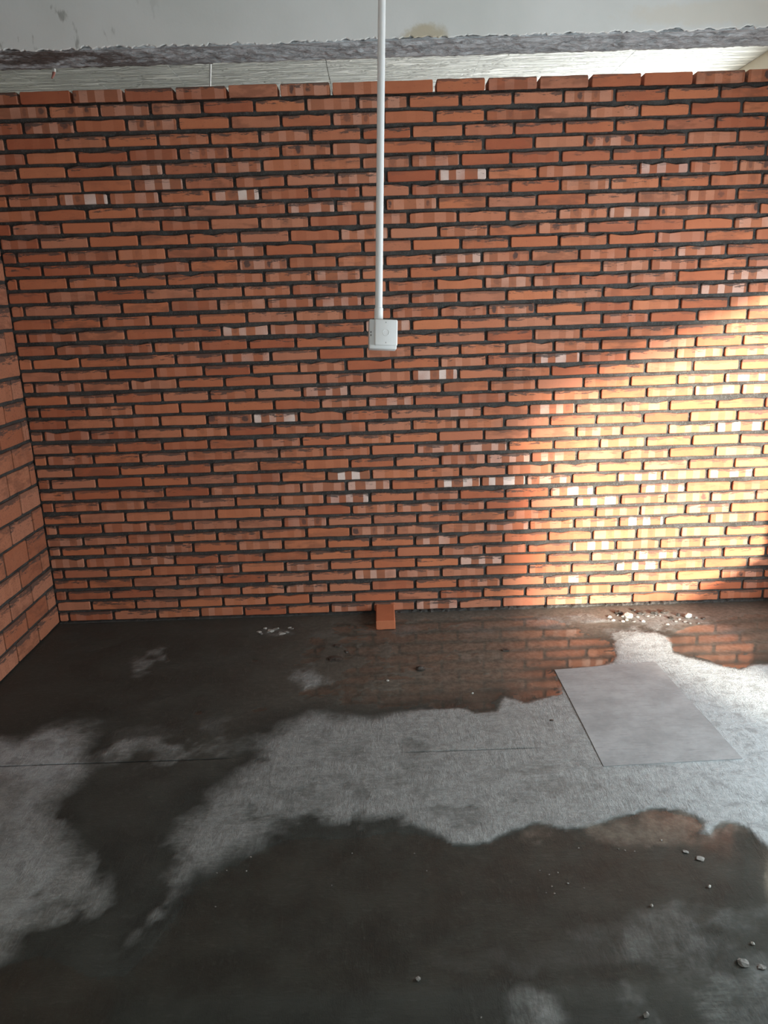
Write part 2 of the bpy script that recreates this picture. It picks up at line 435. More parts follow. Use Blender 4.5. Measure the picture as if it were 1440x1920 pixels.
# ---------------------------------------------------------------- floor
ROWS = [  # per course from the top: centre height at the left end, at the right end, and its head joints (m)
    (2.7327, 2.728, [-1.683, -1.43, -1.18, -0.934, -0.679, -0.431, -0.178, 0.072, 0.322, 0.573, 0.824, 1.073, 1.326, 1.577, 1.829, 2.079]),
    (2.6685, 2.6612, [-1.803, -1.553, -1.306, -1.059, -0.808, -0.555, -0.304, -0.054, 0.193, 0.444, 0.7, 0.946, 1.196, 1.449, 1.706, 1.956, 2.206]),
    (2.6013, 2.591, [-1.682, -1.432, -1.181, -0.931, -0.677, -0.429, -0.181, 0.07, 0.32, 0.567, 0.82, 1.072, 1.321, 1.568, 1.82, 2.07]),
    (2.5298, 2.5298, [-1.783, -1.536, -1.286, -1.037, -0.783, -0.538, -0.288, -0.038, 0.206, 0.46, 0.708, 0.954, 1.203, 1.451, 1.698, 1.948, 2.198]),
    (2.4642, 2.4642, [-1.693, -1.441, -1.19, -0.943, -0.69, -0.441, -0.19, 0.058, 0.307, 0.559, 0.806, 1.06, 1.311, 1.561, 1.813, 2.063]),
    (2.3985, 2.3985, [-1.742, -1.504, -1.264, -1.023, -0.779, -0.538, -0.289, -0.044, 0.198, 0.445, 0.693, 0.941, 1.193, 1.446, 1.702, 1.957, 2.207]),
    (2.329, 2.3316, [-1.689, -1.435, -1.184, -0.93, -0.678, -0.425, -0.172, 0.075, 0.328, 0.578, 0.828, 1.08, 1.33, 1.582, 1.829, 2.079]),
    (2.2711, 2.2647, [-1.813, -1.562, -1.31, -1.056, -0.803, -0.556, -0.307, -0.054, 0.194, 0.446, 0.693, 0.941, 1.192, 1.443, 1.692, 1.954, 2.204]),
    (2.2032, 2.1978, [-1.679, -1.428, -1.179, -0.928, -0.676, -0.429, -0.182, 0.066, 0.328, 0.577, 0.827, 1.077, 1.329, 1.579, 1.833, 2.083]),
    (2.1391, 2.1292, [-1.816, -1.567, -1.314, -1.064, -0.818, -0.568, -0.319, -0.073, 0.179, 0.43, 0.681, 0.934, 1.19, 1.441, 1.698, 1.952, 2.202]),
    (2.072, 2.0635, [-1.687, -1.437, -1.183, -0.932, -0.679, -0.422, -0.167, 0.081, 0.332, 0.584, 0.835, 1.082, 1.332, 1.578, 1.828, 2.078]),
    (2.0037, 2.005, [-1.811, -1.558, -1.302, -1.051, -0.802, -0.553, -0.302, -0.054, 0.197, 0.445, 0.693, 0.943, 1.193, 1.442, 1.691, 1.942, 2.192]),
    (1.9397, 1.9353, [-1.692, -1.443, -1.193, -0.939, -0.691, -0.438, -0.188, 0.057, 0.306, 0.551, 0.801, 1.049, 1.299, 1.551, 1.804, 2.054]),
    (1.8751, 1.8724, [-1.825, -1.57, -1.316, -1.064, -0.813, -0.567, -0.316, -0.068, 0.178, 0.426, 0.672, 0.918, 1.168, 1.417, 1.668, 1.918, 2.168]),
    (1.8076, 1.8112, [-1.683, -1.434, -1.182, -0.928, -0.679, -0.43, -0.182, 0.065, 0.314, 0.563, 0.813, 1.062, 1.311, 1.562, 1.813, 2.063]),
    (1.7426, 1.7466, [-1.816, -1.566, -1.312, -1.061, -0.811, -0.563, -0.314, -0.066, 0.182, 0.433, 0.681, 0.93, 1.181, 1.431, 1.682, 1.931, 2.181]),
    (1.6757, 1.6764, [-1.682, -1.426, -1.17, -0.921, -0.67, -0.418, -0.164, 0.083, 0.333, 0.583, 0.832, 1.082, 1.331, 1.584, 1.839, 2.089]),
    (1.6098, 1.6123, [-1.817, -1.56, -1.307, -1.055, -0.805, -0.559, -0.311, -0.058, 0.186, 0.434, 0.683, 0.929, 1.18, 1.429, 1.68, 1.942, 2.192]),
    (1.5407, 1.5431, [-1.682, -1.427, -1.171, -0.923, -0.673, -0.424, -0.175, 0.073, 0.322, 0.574, 0.825, 1.075, 1.325, 1.575, 1.829, 2.079]),
    (1.4737, 1.481, [-1.815, -1.565, -1.315, -1.06, -0.809, -0.56, -0.309, -0.062, 0.185, 0.438, 0.684, 0.933, 1.178, 1.43, 1.681, 1.931, 2.181]),
    (1.4067, 1.4248, [-1.681, -1.426, -1.175, -0.918, -0.667, -0.416, -0.166, 0.081, 0.33, 0.58, 0.829, 1.077, 1.328, 1.581, 1.835, 2.085]),
    (1.3495, 1.353, [-1.825, -1.57, -1.316, -1.064, -0.816, -0.566, -0.318, -0.07, 0.179, 0.429, 0.676, 0.92, 1.173, 1.423, 1.676, 1.929, 2.179]),
    (1.2815, 1.2859, [-1.655, -1.404, -1.153, -0.902, -0.651, -0.406, -0.156, 0.092, 0.342, 0.595, 0.845, 1.097, 1.347, 1.598, 1.853, 2.103]),
    (1.2172, 1.222, [-1.817, -1.563, -1.313, -1.063, -0.811, -0.561, -0.31, -0.058, 0.192, 0.439, 0.687, 0.937, 1.188, 1.438, 1.692, 1.947, 2.197]),
    (1.1525, 1.147, [-1.681, -1.429, -1.179, -0.926, -0.68, -0.432, -0.186, 0.059, 0.308, 0.557, 0.808, 1.06, 1.313, 1.565, 1.824, 2.079]),
    (1.0889, 1.0829, [-1.815, -1.563, -1.314, -1.066, -0.817, -0.567, -0.317, -0.07, 0.176, 0.426, 0.677, 0.923, 1.173, 1.427, 1.68, 1.938, 2.188]),
    (1.0177, 1.0206, [-1.681, -1.43, -1.181, -0.929, -0.678, -0.427, -0.177, 0.067, 0.318, 0.566, 0.815, 1.065, 1.315, 1.569, 1.828, 2.087]),
    (0.9563, 0.9535, [-1.815, -1.56, -1.306, -1.057, -0.804, -0.552, -0.301, -0.051, 0.196, 0.445, 0.697, 0.948, 1.197, 1.45, 1.703, 1.964, 2.214]),
    (0.8883, 0.8875, [-1.683, -1.428, -1.177, -0.924, -0.667, -0.416, -0.168, 0.078, 0.326, 0.577, 0.825, 1.076, 1.327, 1.581, 1.837, 2.094]),
    (0.8233, 0.8188, [-1.817, -1.563, -1.309, -1.055, -0.802, -0.55, -0.3, -0.053, 0.191, 0.438, 0.692, 0.945, 1.194, 1.441, 1.693, 1.946, 2.196]),
    (0.7564, 0.7614, [-1.701, -1.445, -1.197, -0.946, -0.691, -0.443, -0.193, 0.054, 0.302, 0.551, 0.801, 1.052, 1.304, 1.551, 1.802, 2.057]),
    (0.6914, 0.689, [-1.816, -1.563, -1.312, -1.063, -0.81, -0.566, -0.315, -0.066, 0.184, 0.43, 0.684, 0.933, 1.182, 1.432, 1.688, 1.943, 2.193]),
    (0.6218, 0.6315, [-1.684, -1.431, -1.176, -0.924, -0.669, -0.42, -0.17, 0.076, 0.325, 0.576, 0.825, 1.078, 1.327, 1.579, 1.83, 2.083]),
    (0.5615, 0.5638, [-1.816, -1.563, -1.312, -1.059, -0.808, -0.557, -0.307, -0.056, 0.195, 0.437, 0.69, 0.939, 1.191, 1.442, 1.696, 1.948, 2.198]),
    (0.4925, 0.5039, [-1.684, -1.435, -1.182, -0.931, -0.685, -0.429, -0.181, 0.072, 0.322, 0.576, 0.823, 1.076, 1.326, 1.583, 1.835, 2.09]),
    (0.4348, 0.4275, [-1.816, -1.567, -1.317, -1.071, -0.818, -0.566, -0.318, -0.072, 0.176, 0.426, 0.678, 0.931, 1.179, 1.43, 1.678, 1.932, 2.182]),
    (0.3626, 0.3653, [-1.687, -1.433, -1.18, -0.931, -0.678, -0.423, -0.176, 0.072, 0.323, 0.568, 0.815, 1.064, 1.315, 1.567, 1.817, 2.072]),
    (0.3, 0.3013, [-1.82, -1.567, -1.317, -1.066, -0.815, -0.561, -0.31, -0.063, 0.183, 0.429, 0.676, 0.928, 1.177, 1.427, 1.675, 1.93, 2.177]),
    (0.2366, 0.237, [-1.687, -1.434, -1.181, -0.929, -0.674, -0.422, -0.175, 0.075, 0.325, 0.577, 0.823, 1.07, 1.32, 1.573, 1.825, 2.079]),
    (0.1675, 0.1692, [-1.819, -1.569, -1.321, -1.073, -0.823, -0.569, -0.323, -0.077, 0.174, 0.417, 0.668, 0.92, 1.168, 1.423, 1.676, 1.928, 2.177]),
    (0.1015, 0.1012, [-1.688, -1.434, -1.184, -0.93, -0.68, -0.429, -0.18, 0.068, 0.313, 0.563, 0.808, 1.06, 1.306, 1.554, 1.809, 2.06]),
    (0.0387, 0.0386, [-1.826, -1.57, -1.317, -1.07, -0.816, -0.567, -0.318, -0.072, 0.174, 0.424, 0.675, 0.928, 1.174, 1.427, 1.679, 1.93, 2.185]),
]
def seg_dist(px, py, poly):
    n = len(poly)
    d = np.full(px.shape, 1e9); inside = np.zeros(px.shape, bool)
    for i in range(n):
        x0, y0 = poly[i]; x1, y1 = poly[(i+1) % n]
        ex, ey = x1-x0, y1-y0
        L = ex*ex + ey*ey + 1e-12
        s = np.clip(((px-x0)*ex + (py-y0)*ey)/L, 0, 1)
        d = np.minimum(d, np.hypot(px-x0-s*ex, py-y0-s*ey))
        cond = ((y0 > py) != (y1 > py)) & (px < (x1-x0)*(py-y0)/(y1-y0+1e-12) + x0)
        inside ^= cond
    return np.where(inside, d, -d)
def sstep(v, lo, hi):
    s = np.clip((v-lo)/(hi-lo), 0, 1)
    return s*s*(3-2*s)
def fpoly(pix): return [on_floor(*p) for p in pix]

def value_noise(x, y, scale, seed):
    r = np.random.default_rng(seed)
    G = r.random((64, 64))
    xs, ys = x*scale + 100, y*scale + 100
    xi, yi = np.floor(xs).astype(int), np.floor(ys).astype(int)
    fx, fy = xs-xi, ys-yi
    fx, fy = fx*fx*(3-2*fx), fy*fy*(3-2*fy)
    g = lambda a, b: G[a % 64, b % 64]
    return (g(xi, yi)*(1-fx) + g(xi+1, yi)*fx)*(1-fy) + (g(xi, yi+1)*(1-fx) + g(xi+1, yi+1)*fx)*fy - 0.5
def fbm(x, y, scale, seed, octv=4):
    v = 0
    for o in range(octv): v = v + value_noise(x, y, scale*2**o, seed+o)*0.55**o
    return v

PUDDLE_BACK = [(1150, 1206), (1154, 1228), (1150, 1241), (1115, 1248), (1078, 1253), (1042, 1258), (1045, 1275), (1052, 1299), (1010, 1311), (985, 1317), (962, 1310),
               (945, 1305), (934, 1315), (928, 1332), (912, 1338), (888, 1336), (862, 1326), (845, 1330), (815, 1329), (790, 1324), (740, 1332), (690, 1330),
               (620, 1325), (560, 1335), (500, 1350), (430, 1370), (330, 1345), (250, 1350), (200, 1320), (170, 1260), (200, 1200), (330, 1178), (480, 1172), (640, 1166), (760, 1160), (900, 1156),
               (1000, 1156), (1060, 1170), (1105, 1190)]
PUDDLE_RIGHT = [(1252, 1192), (1258, 1206), (1262, 1221), (1300, 1232), (1335, 1240), (1362, 1250), (1385, 1253), (1410, 1248), (1418, 1240), (1440, 1243), (1500, 1246),
                (1530, 1200), (1480, 1160), (1400, 1150), (1330, 1166), (1280, 1178)]
PUDDLE_FRONT = [(1560, 1640), (1480, 1604), (1440, 1590), (1425, 1574), (1405, 1556), (1380, 1546), (1355, 1544), (1335, 1553), (1326, 1566), (1312, 1561), (1318, 1541),
                (1300, 1528), (1270, 1520), (1235, 1517), (1200, 1523), (1175, 1531), (1130, 1541), (1085, 1556), (1060, 1557), (1035, 1549), (1010, 1545), (985, 1550),
                (950, 1562), (915, 1579), (885, 1585), (850, 1583), (820, 1572), (780, 1566), (735, 1560), (690, 1572), (640, 1570), (590, 1566), (545, 1575), (500, 1590), (450, 1618),
                (400, 1645), (360, 1665), (330, 1715), (280, 1785), (230, 1825), (160, 1830), (100, 1790), (40, 1795), (-20, 1830), (-300, 1880), (-300, 2300), (1700, 2300)]
WET_BACK = [(60, 1150), (1600, 1115), (1600, 1250), (1440, 1246), (1414, 1246), (1385, 1255), (1330, 1243), (1262, 1224), (1255, 1196), (1225, 1186), (1190, 1186), (1150, 1206), (1154, 1228), (1150, 1243),
            (1115, 1250), (1042, 1260), (1052, 1301), (985, 1319), (945, 1307), (930, 1334), (890, 1338), (862, 1328), (790, 1331), (750, 1338), (700, 1348), (640, 1345), (590, 1342),
            (545, 1358), (505, 1380), (480, 1400), (495, 1425), (450, 1455), (420, 1470), (385, 1492), (360, 1520), (330, 1570), (345, 1600), (325, 1650), (280, 1710),
            (230, 1790), (190, 1800), (165, 1785), (150, 1740), (200, 1690), (215, 1655), (190, 1625), (150, 1600), (110, 1570), (95, 1535), (88, 1505), (130, 1478),
            (150, 1440), (166, 1395), (166, 1358), (110, 1360), (72, 1368), (35, 1386), (0, 1388), (-200, 1395), (-200, 1200)]
WET_FRONT = [(1700, 1660), (1480, 1604), (1440, 1588), (1425, 1572), (1405, 1554), (1380, 1543), (1355, 1541), (1335, 1550), (1328, 1563), (1316, 1560), (1321, 1541), (1300, 1525),
             (1270, 1517), (1235, 1514), (1200, 1520), (1175, 1528), (1130, 1538), (1085, 1553), (1060, 1553), (1035, 1545), (1010, 1542), (985, 1547), (950, 1559), (915, 1577),
             (885, 1583), (850, 1580), (815, 1562), (780, 1548), (735, 1540), (700, 1548), (640, 1545), (590, 1540), (540, 1548), (490, 1556), (485, 1575), (440, 1595), (390, 1620),
             (345, 1640), (310, 1690), (260, 1760), (215, 1800), (160, 1795), (130, 1770), (100, 1752), (40, 1765), (0, 1790), (-300, 1830), (-300, 2400), (1800, 2400)]

def floor_fields(x, y):
    wob = fbm(x, y, 9, 3, 5)*0.035
    wobs = fbm(x, y, 30, 31, 4)*0.010
    wob2 = fbm(x, y, 9, 23, 6)*2.6
    back = seg_dist(x, y, fpoly(WET_BACK)); front = seg_dist(x, y, fpoly(WET_FRONT))
    # the film's edge is crisp on the right and fades out on the left
    soft = 0.012 + 0.075*sstep(-x, -0.25, 0.35)
    wz = wobs + wob*sstep(-x, -0.3, 0.5)*1.2
    dmp = np.maximum(sstep(back+wz, -soft, soft), sstep(front+wz, -soft, soft))
    def blob(px, py, rx, ry, amp, rot=0.0):
        cx, cy = on_floor(px, py)
        dx, dy = x-cx, y-cy
        c, s = math.cos(rot), math.sin(rot)
        q = ((dx*c+dy*s)/rx)**2 + ((-dx*s+dy*c)/ry)**2 + wob2
        return amp*(1-sstep(q, 0.05, 1.5))
    # drying patches inside the damp areas, with painted sheen and haze at lower right
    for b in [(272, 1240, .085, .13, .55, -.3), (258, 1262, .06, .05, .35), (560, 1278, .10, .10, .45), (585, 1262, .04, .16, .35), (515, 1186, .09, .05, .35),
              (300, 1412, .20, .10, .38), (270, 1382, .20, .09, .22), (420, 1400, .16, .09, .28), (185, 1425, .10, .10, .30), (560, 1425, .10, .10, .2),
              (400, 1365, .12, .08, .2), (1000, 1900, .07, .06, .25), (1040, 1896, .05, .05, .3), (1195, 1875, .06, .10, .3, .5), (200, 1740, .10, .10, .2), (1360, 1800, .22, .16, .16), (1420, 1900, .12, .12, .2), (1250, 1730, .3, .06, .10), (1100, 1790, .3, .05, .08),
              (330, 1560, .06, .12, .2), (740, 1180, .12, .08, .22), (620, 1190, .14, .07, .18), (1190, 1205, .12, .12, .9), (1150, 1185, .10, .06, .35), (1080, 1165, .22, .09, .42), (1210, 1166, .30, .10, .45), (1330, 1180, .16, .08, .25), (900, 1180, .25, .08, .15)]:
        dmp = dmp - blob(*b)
    # half-dried darker patches on the dry part
    for b in [(130, 1720, .14, .12, .35), (40, 1770, .2, .06, .3), (190, 1640, .14, .20, .40), (210, 1760, .14, .12, .40), (140, 1530, .06, .10, .4), (620, 1440, .16, .12, .20), (560, 1500, .22, .10, .22), (480, 1470, .10, .16, .30),
              (780, 1410, .10, .09, .22), (700, 1540, .18, .05, .30), (950, 1500, .18, .06, .32), (1060, 1480, .16, .06, .30), (860, 1530, .20, .06, .32), (760, 1470, .20, .08, .18),
              (640, 1545, .2, .05, .25), (1110, 1300, .18, .12, .0), (1000, 1440, .12, .03, .25), (1230, 1390, .2, .03, .12), (820, 1395, .16, .06, .15), (300, 1640, .10, .12, .35), (260, 1690, .1, .1, .4), (330, 1500, .12, .14, .35), (180, 1560, .14, .16, .30)]:
        dmp = dmp + blob(*b)
    dmp = np.clip(dmp + 0.10*sstep(-x, -0.2, 0.6), 0, 1)
    brown = np.clip(sstep(back, -0.02, 0.25)*(0.12+0.88*sstep(x, -1.0, 0.7)) + blob(1200, 1545, .3, .09, .8), 0, 1)  # brown wet floor at the back; front blob paints the reflection of lit bricks
    pale = np.clip(sstep(x, 0.55, 1.5)*0.9 + 1.1*blob(70, 1415, .30, .16, .8) + blob(40, 1620, .20, .30, .45), 0, 1)*(1-sstep(back, -0.05, 0.02))  # ramp to the right paints in cool window light; left blobs are pale patches
    depth = np.maximum.reduce([seg_dist(x, y, fpoly(p)) for p in (PUDDLE_BACK, PUDDLE_RIGHT, PUDDLE_FRONT)]) + wobs*1.6 + fbm(x, y, 14, 77, 5)*0.020
    # at the back, grit and trowel ridges stand out of the film, more of them towards the left
    ridge = fbm(x, y*2.2, 26, 91, 5)
    leftness = sstep(-x, -0.75, 0.55)*(y > 2.3)
    depth = np.minimum(depth, 0.05) - 0.16*np.maximum(0, ridge-0.20+0.16*leftness)*(y > 2.3) - 0.16*np.maximum(0, fbm(x, y, 7, 95, 5)+0.10)*leftness - 0.075*sstep(-x+fbm(x, y, 6, 97, 4)*0.8, 0.1, 0.6)*(y > 2.3)
    return dmp, brown, pale, depth

def build_floor():
    x0, x1, y0, y1 = -1.94, 2.34, 0.9, 4.16
    st = 0.0125
    xs = np.arange(x0, x1+st/2, st)
    YJ = 2.632                                             # a straight joint across the slab
    ys = np.arange(y0, y1+st/2, st)
    ys = np.sort(np.concatenate([ys[np.abs(ys-YJ) > 0.005], [YJ-0.0045, YJ-0.0022, YJ+0.0022, YJ+0.0045]]))
    X, Y = np.meshgrid(xs, ys)
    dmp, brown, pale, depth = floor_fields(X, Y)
    Z = fbm(X, Y, 3, 11, 3)*0.0012 + fbm(X, Y, 40, 13, 2)*0.0006
    Z = Z - 0.0035*sstep(depth, -0.006, 0.012) + 0.0012
    # the joint shows on the left and faintly near the middle
    on = sstep(X, -1.75, -1.6)*(1-sstep(X, -0.70, -0.62)) + 0.55*sstep(X, 0.02, 0.1)*(1-sstep(X, 0.55, 0.62))
    cr = (np.abs(Y-YJ) < 0.003)*on*(0.6+0.4*(fbm(X, Y, 20, 5, 2) > -0.2))
    Z = Z - 0.004*cr
    Z[[0, -1], :] = 0; Z[:, [0, -1]] = 0
    ny, nx = X.shape
    verts = np.stack([X, Y, Z], -1).reshape(-1, 3)
    idx = np.arange(ny*nx).reshape(ny, nx)
    f = np.stack([idx[:-1, :-1], idx[:-1, 1:], idx[1:, 1:], idx[1:, :-1]], -1).reshape(-1, 4)
    # plain surround out of the picture and the underside of the slab
    ex = [(-3.0, -2.2), (2.34, -2.2), (2.34, 0.9), (-1.94, 0.9), (-3.0, 0.9), (-1.94, 4.16), (2.34, 4.16), (2.34, 6.3), (-3.0, 6.3), (-3.0, 4.16)]
    b = len(verts)
    verts = np.concatenate([verts, [(a, c, 0) for a, c in ex], [(-3.0, -2.2, -.12), (2.34, -2.2, -.12), (2.34, 6.3, -.12), (-3.0, 6.3, -.12)]])
    faces = [tuple(q) for q in f.tolist()]
    faces += [(b, b+1, b+2, b+3, b+4), (b+4, b+3, b+5, b+9), (b+9, b+5, b+6, b+7, b+8)]
    u = b+10
    faces += [(u+3, u+2, u+1, u), (b, u, u+1, b+1), (b+8, b+7, u+2, u+3), (b, b+4, b+9, b+8, u+3, u), (b+1, u+1, u+2, b+7, b+6, b+2)]
    o = link_mesh('floor', verts, faces, FLOOR, None, False)
    me = o.data
    n = len(me.vertices)
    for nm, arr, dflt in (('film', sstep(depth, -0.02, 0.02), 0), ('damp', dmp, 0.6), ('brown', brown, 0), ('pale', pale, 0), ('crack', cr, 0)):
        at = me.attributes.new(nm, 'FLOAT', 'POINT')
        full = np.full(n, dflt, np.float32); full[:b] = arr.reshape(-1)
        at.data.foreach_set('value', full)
    me.polygons.foreach_set('use_smooth', [True]*len(me.polygons))
    return tag(o, 'grey concrete floor with dark wet areas, dry pale patches and thin joint line', 'floor', kind='structure')
build_floor()

# ---------------------------------------------------------------- brick builder
def brick_mesh(L, Hh, Dp, jit=1.0, chip=0.0, full=False, nseg=4):
    """outline in (s along, t up), front face at depth 0; returns verts (s, t, depth), faces, uv"""
    r = random.uniform
    hl, hh = L/2, Hh/2
    c = 0.0035
    out = [(-hl, -hh+c+r(0, .002)), (-hl+c, -hh)]
    for i in range(1, nseg):
        out.append((-hl + L*i/nseg, -hh + r(-.0012, .0014)*jit))
    out += [(hl-c, -hh), (hl, -hh+c+r(0, .002))]
    chips = [r(0, chip) if random.random() < 0.45 else 0 for _ in range(nseg+1)]
    out += [(hl, hh-c-chips[nseg]-r(0, .003)), (hl-c*1.3, hh-chips[nseg])]
    for i in range(nseg-1, 0, -1):
        out.append((-hl + L*i/nseg, hh + r(-.0016, .0010)*jit - chips[i]))
    out += [(-hl+c*1.3, hh-chips[0]), (-hl, hh-c-chips[0]-r(0, .003))]
    n = len(out)
    def ring(off, dep, jd=0.0):
        return [(a*(1-2*off/L), b*(1-2*off/Hh), dep + r(-jd, jd)) for a, b in out]
    V = ring(0.0026, 0.0, 0.0006) + ring(0.0, 0.0026, 0.0008) + ring(0.0, Dp)
    Fc = [tuple(range(n-1, -1, -1))]
    for b in (0, n):
        for i in range(n):
            j = (i+1) % n
            Fc.append((b+i, b+j, b+n+j, b+n+i))
    if full: Fc.append(tuple(range(2*n, 3*n)))
    UV = [(s/L+0.5, t/Hh+0.5) for s, t, d in V]
    return V, Fc, UV

def tone_for(kind):
    s = random.random()
    if kind == 'plain': return (s, random.choice([0, 0, .12, .22]), 0.0, 0.0)
    if kind == 'band': return (s, random.uniform(.35, .75), random.choice([0, 0, 0, .25]), random.uniform(0, .2))
    if kind == 'white': return (s, 1.0, random.uniform(.0, .6), 1.0)
    if kind == 'pale': return (s, 0.9, random.choice([0, 0, .4]), random.uniform(.30, .55))
    if kind == 'spot': return (s, 0.8, 1.0, random.uniform(.0, .3))

def finish_brick(o, V_uv, tone):
    me = o.data
    uvl = me.uv_layers.new(name='UVMap')
    li = np.empty(len(me.loops), np.int32); me.loops.foreach_get('vertex_index', li)
    uvl.data.foreach_set('uv', np.array(V_uv, np.float32)[li].reshape(-1))
    at = me.attributes.new('tone', 'FLOAT_COLOR', 'POINT')
    t = np.array(tone, np.float32)
    if t.ndim == 1: t = np.tile(t, (len(me.vertices), 1))
    at.data.foreach_set('color', t.reshape(-1))

def mortar_grid(name, ax, a0, a1, z0, z1, depth_fn, back, mat, step=0.02):
    """a rough mortar face standing behind the brick faces, closed to a slab"""
    na, nz = max(2, int((a1-a0)/step)), max(2, int((z1-z0)/step))
    V, Fc = [], []
    for j in range(nz+1):
        for i in range(na+1):
            a, z = a0+(a1-a0)*i/na, z0+(z1-z0)*j/nz
            V.append(ax(a, depth_fn(a, z), z))
    for j in range(nz):
        for i in range(na):
            k = j*(na+1)+i
            Fc.append((k, k+1, k+na+2, k+na+1))
    b = len(V)
    V += [ax(a0, back, z0), ax(a1, back, z0), ax(a1, back, z1), ax(a0, back, z1)]
    Fc.append((b+3, b+2, b+1, b))
    bot = list(range(0, na+1)); top = list(range(nz*(na+1), (nz+1)*(na+1)))
    lft = [j*(na+1) for j in range(nz+1)]; rgt = [j*(na+1)+na for j in range(nz+1)]
    Fc.append(tuple([b, b+1] + bot[::-1])); Fc.append(tuple([b+2, b+3] + top))
    Fc.append(tuple([b+3, b] + lft)); Fc.append(tuple([b+1, b+2] + rgt[::-1]))
    return link_mesh(name, V, Fc, mat, None, True)

# ---------------------------------------------------------------- back brick wall
def nz(a, b, s, seed): return float(fbm(np.array([a]), np.array([b]), s, seed, 3)[0])
NOI = RNG.random((400, 400))
wall_back = mortar_grid('wall_back', lambda a, d, z: (a, D_WALL+d, z), X_LEFT-0.05, X_RIGHT, 0.0, WALL_TOP-0.052,
                        lambda a, z: 0.0125 + (NOI[int(a*50) % 400, int(z*50) % 400]-0.5)*0.006, 0.112, MORTAR, 0.02)
tag(wall_back, 'back wall of slim orange-red bricks laid in dark grey mortar', 'wall', kind='structure')

FEATURES = [(x, y, 'white') for x, y in [(450, 621), (572, 893), (655, 891), (650, 933), (515, 785), (1042, 673), (430, 368), (157, 374), (655, 975), (818, 702), (1120, 938),
             (1395, 797), (1200, 978), (1192, 1062), (860, 906), (928, 903), (870, 326), (1210, 305)]]
FEATURES += [(x, y, 'pale') for x, y in [(297, 343), (583, 390), (667, 388), (655, 440), (640, 520), (715, 755), (540, 620), (700, 910), (820, 840), (930, 840), (1090, 920), (1245, 895),
             (1110, 1020), (640, 570), (820, 770), (960, 985), (1050, 895), (1240, 930), (560, 575), (470, 668), (1270, 463), (1390, 518), (1180, 400), (780, 300), (1000, 760), (960, 860),
             (420, 690), (870, 475), (1330, 540), (830, 1000), (900, 1060), (690, 1090), (810, 1130), (1240, 1035), (1040, 870), (600, 730)]]
FEATURES += [(x, y, 'spot') for x, y in [(200, 177), (135, 207), (325, 203), (545, 165), (550, 283), (640, 222), (1065, 178), (1110, 178), (1140, 262), (1345, 362), (1250, 393), (1378, 387),
             (1098, 397), (1070, 425), (795, 383), (945, 482), (943, 530), (975, 578), (450, 575), (485, 498), (1290, 932), (232, 1092), (310, 1093), (690, 997), (545, 980), (437, 787),
             (855, 862), (970, 480), (780, 992), (1020, 965), (1430, 150), (1160, 150), (30, 207), (75, 236), (320, 1090), (1055, 530), (1400, 312), (870, 275), (1385, 1085), (300, 236)]]
FEATURES += [(x, y, 'plain') for x, y in [(87, 180), (1150, 148), (380, 230), (150, 265), (1000, 265), (1090, 290), (215, 455), (310, 450), (200, 400), (640, 985), (450, 985), (560, 1010), (610, 1090),
             (770, 1035), (820, 1095), (690, 1032), (260, 905), (120, 905), (330, 905), (560, 905), (690, 690), (530, 735), (600, 790), (440, 705), (570, 825), (1290, 1120), (1200, 1115),
             (330, 1050), (240, 1060), (290, 1075), (170, 1095), (180, 1110), (640, 1065), (560, 1085), (200, 960), (840, 280), (900, 295), (70, 350), (200, 345), (170, 325), (890, 410)]]

bricks = []
for k, (zl, zr, js) in enumerate(ROWS):
    js = list(js)
    lo = X_LEFT + 0.004
    edges = ([lo - 0.006] if js[0] - lo > 0.035 else []) + js
    if X_RIGHT - edges[-1] > 0.03: edges = edges + [X_RIGHT]
    for a, b in zip(edges, edges[1:]):
        xa, xb = a + 0.0080 + random.uniform(-.0015, .0015), min(b - 0.0080 + random.uniform(-.0015, .0015), X_RIGHT-0.002)
        if xb - xa < 0.02: continue
        xm = (xa+xb)/2
        zc = zl + (zr-zl)*(xm+1.9)/4.15
        p = project(xm, D_WALL, zc)
        h = random.gauss(0.0495, 0.0009) if k else 0.053
        pa, pb = project(xa, D_WALL, zc), project(xb, D_WALL, zc)
        vis = max(0, min(pb[0], 1440) - max(pa[0], 0))
        area = vis * abs(project(xm, D_WALL, zc-h/2)[1] - project(xm, D_WALL, zc+h/2)[1])
        bricks.append(dict(row=k, x=xm, z=zc + random.uniform(-.0012, .0012), L=xb-xa, h=h, p=p, area=area, kind=None, slope=(zr-zl)/4.15))
for fx, fy, kd in FEATURES:
    best = min(bricks, key=lambda b: abs(b['p'][0]-fx) + 3*abs(b['p'][1]-fy))
    best['kind'] = kd
for b in bricks:
    if b['kind'] is None:
        b['kind'] = random.choices(['plain', 'band', 'pale', 'spot'], [0.56, 0.42, 0.02, 0.0])[0]
order = sorted(range(len(bricks)), key=lambda i: -bricks[i]['area'])
single = set(order[:300])
rest_v, rest_f, rest_uv, rest_t = [], [], [], []
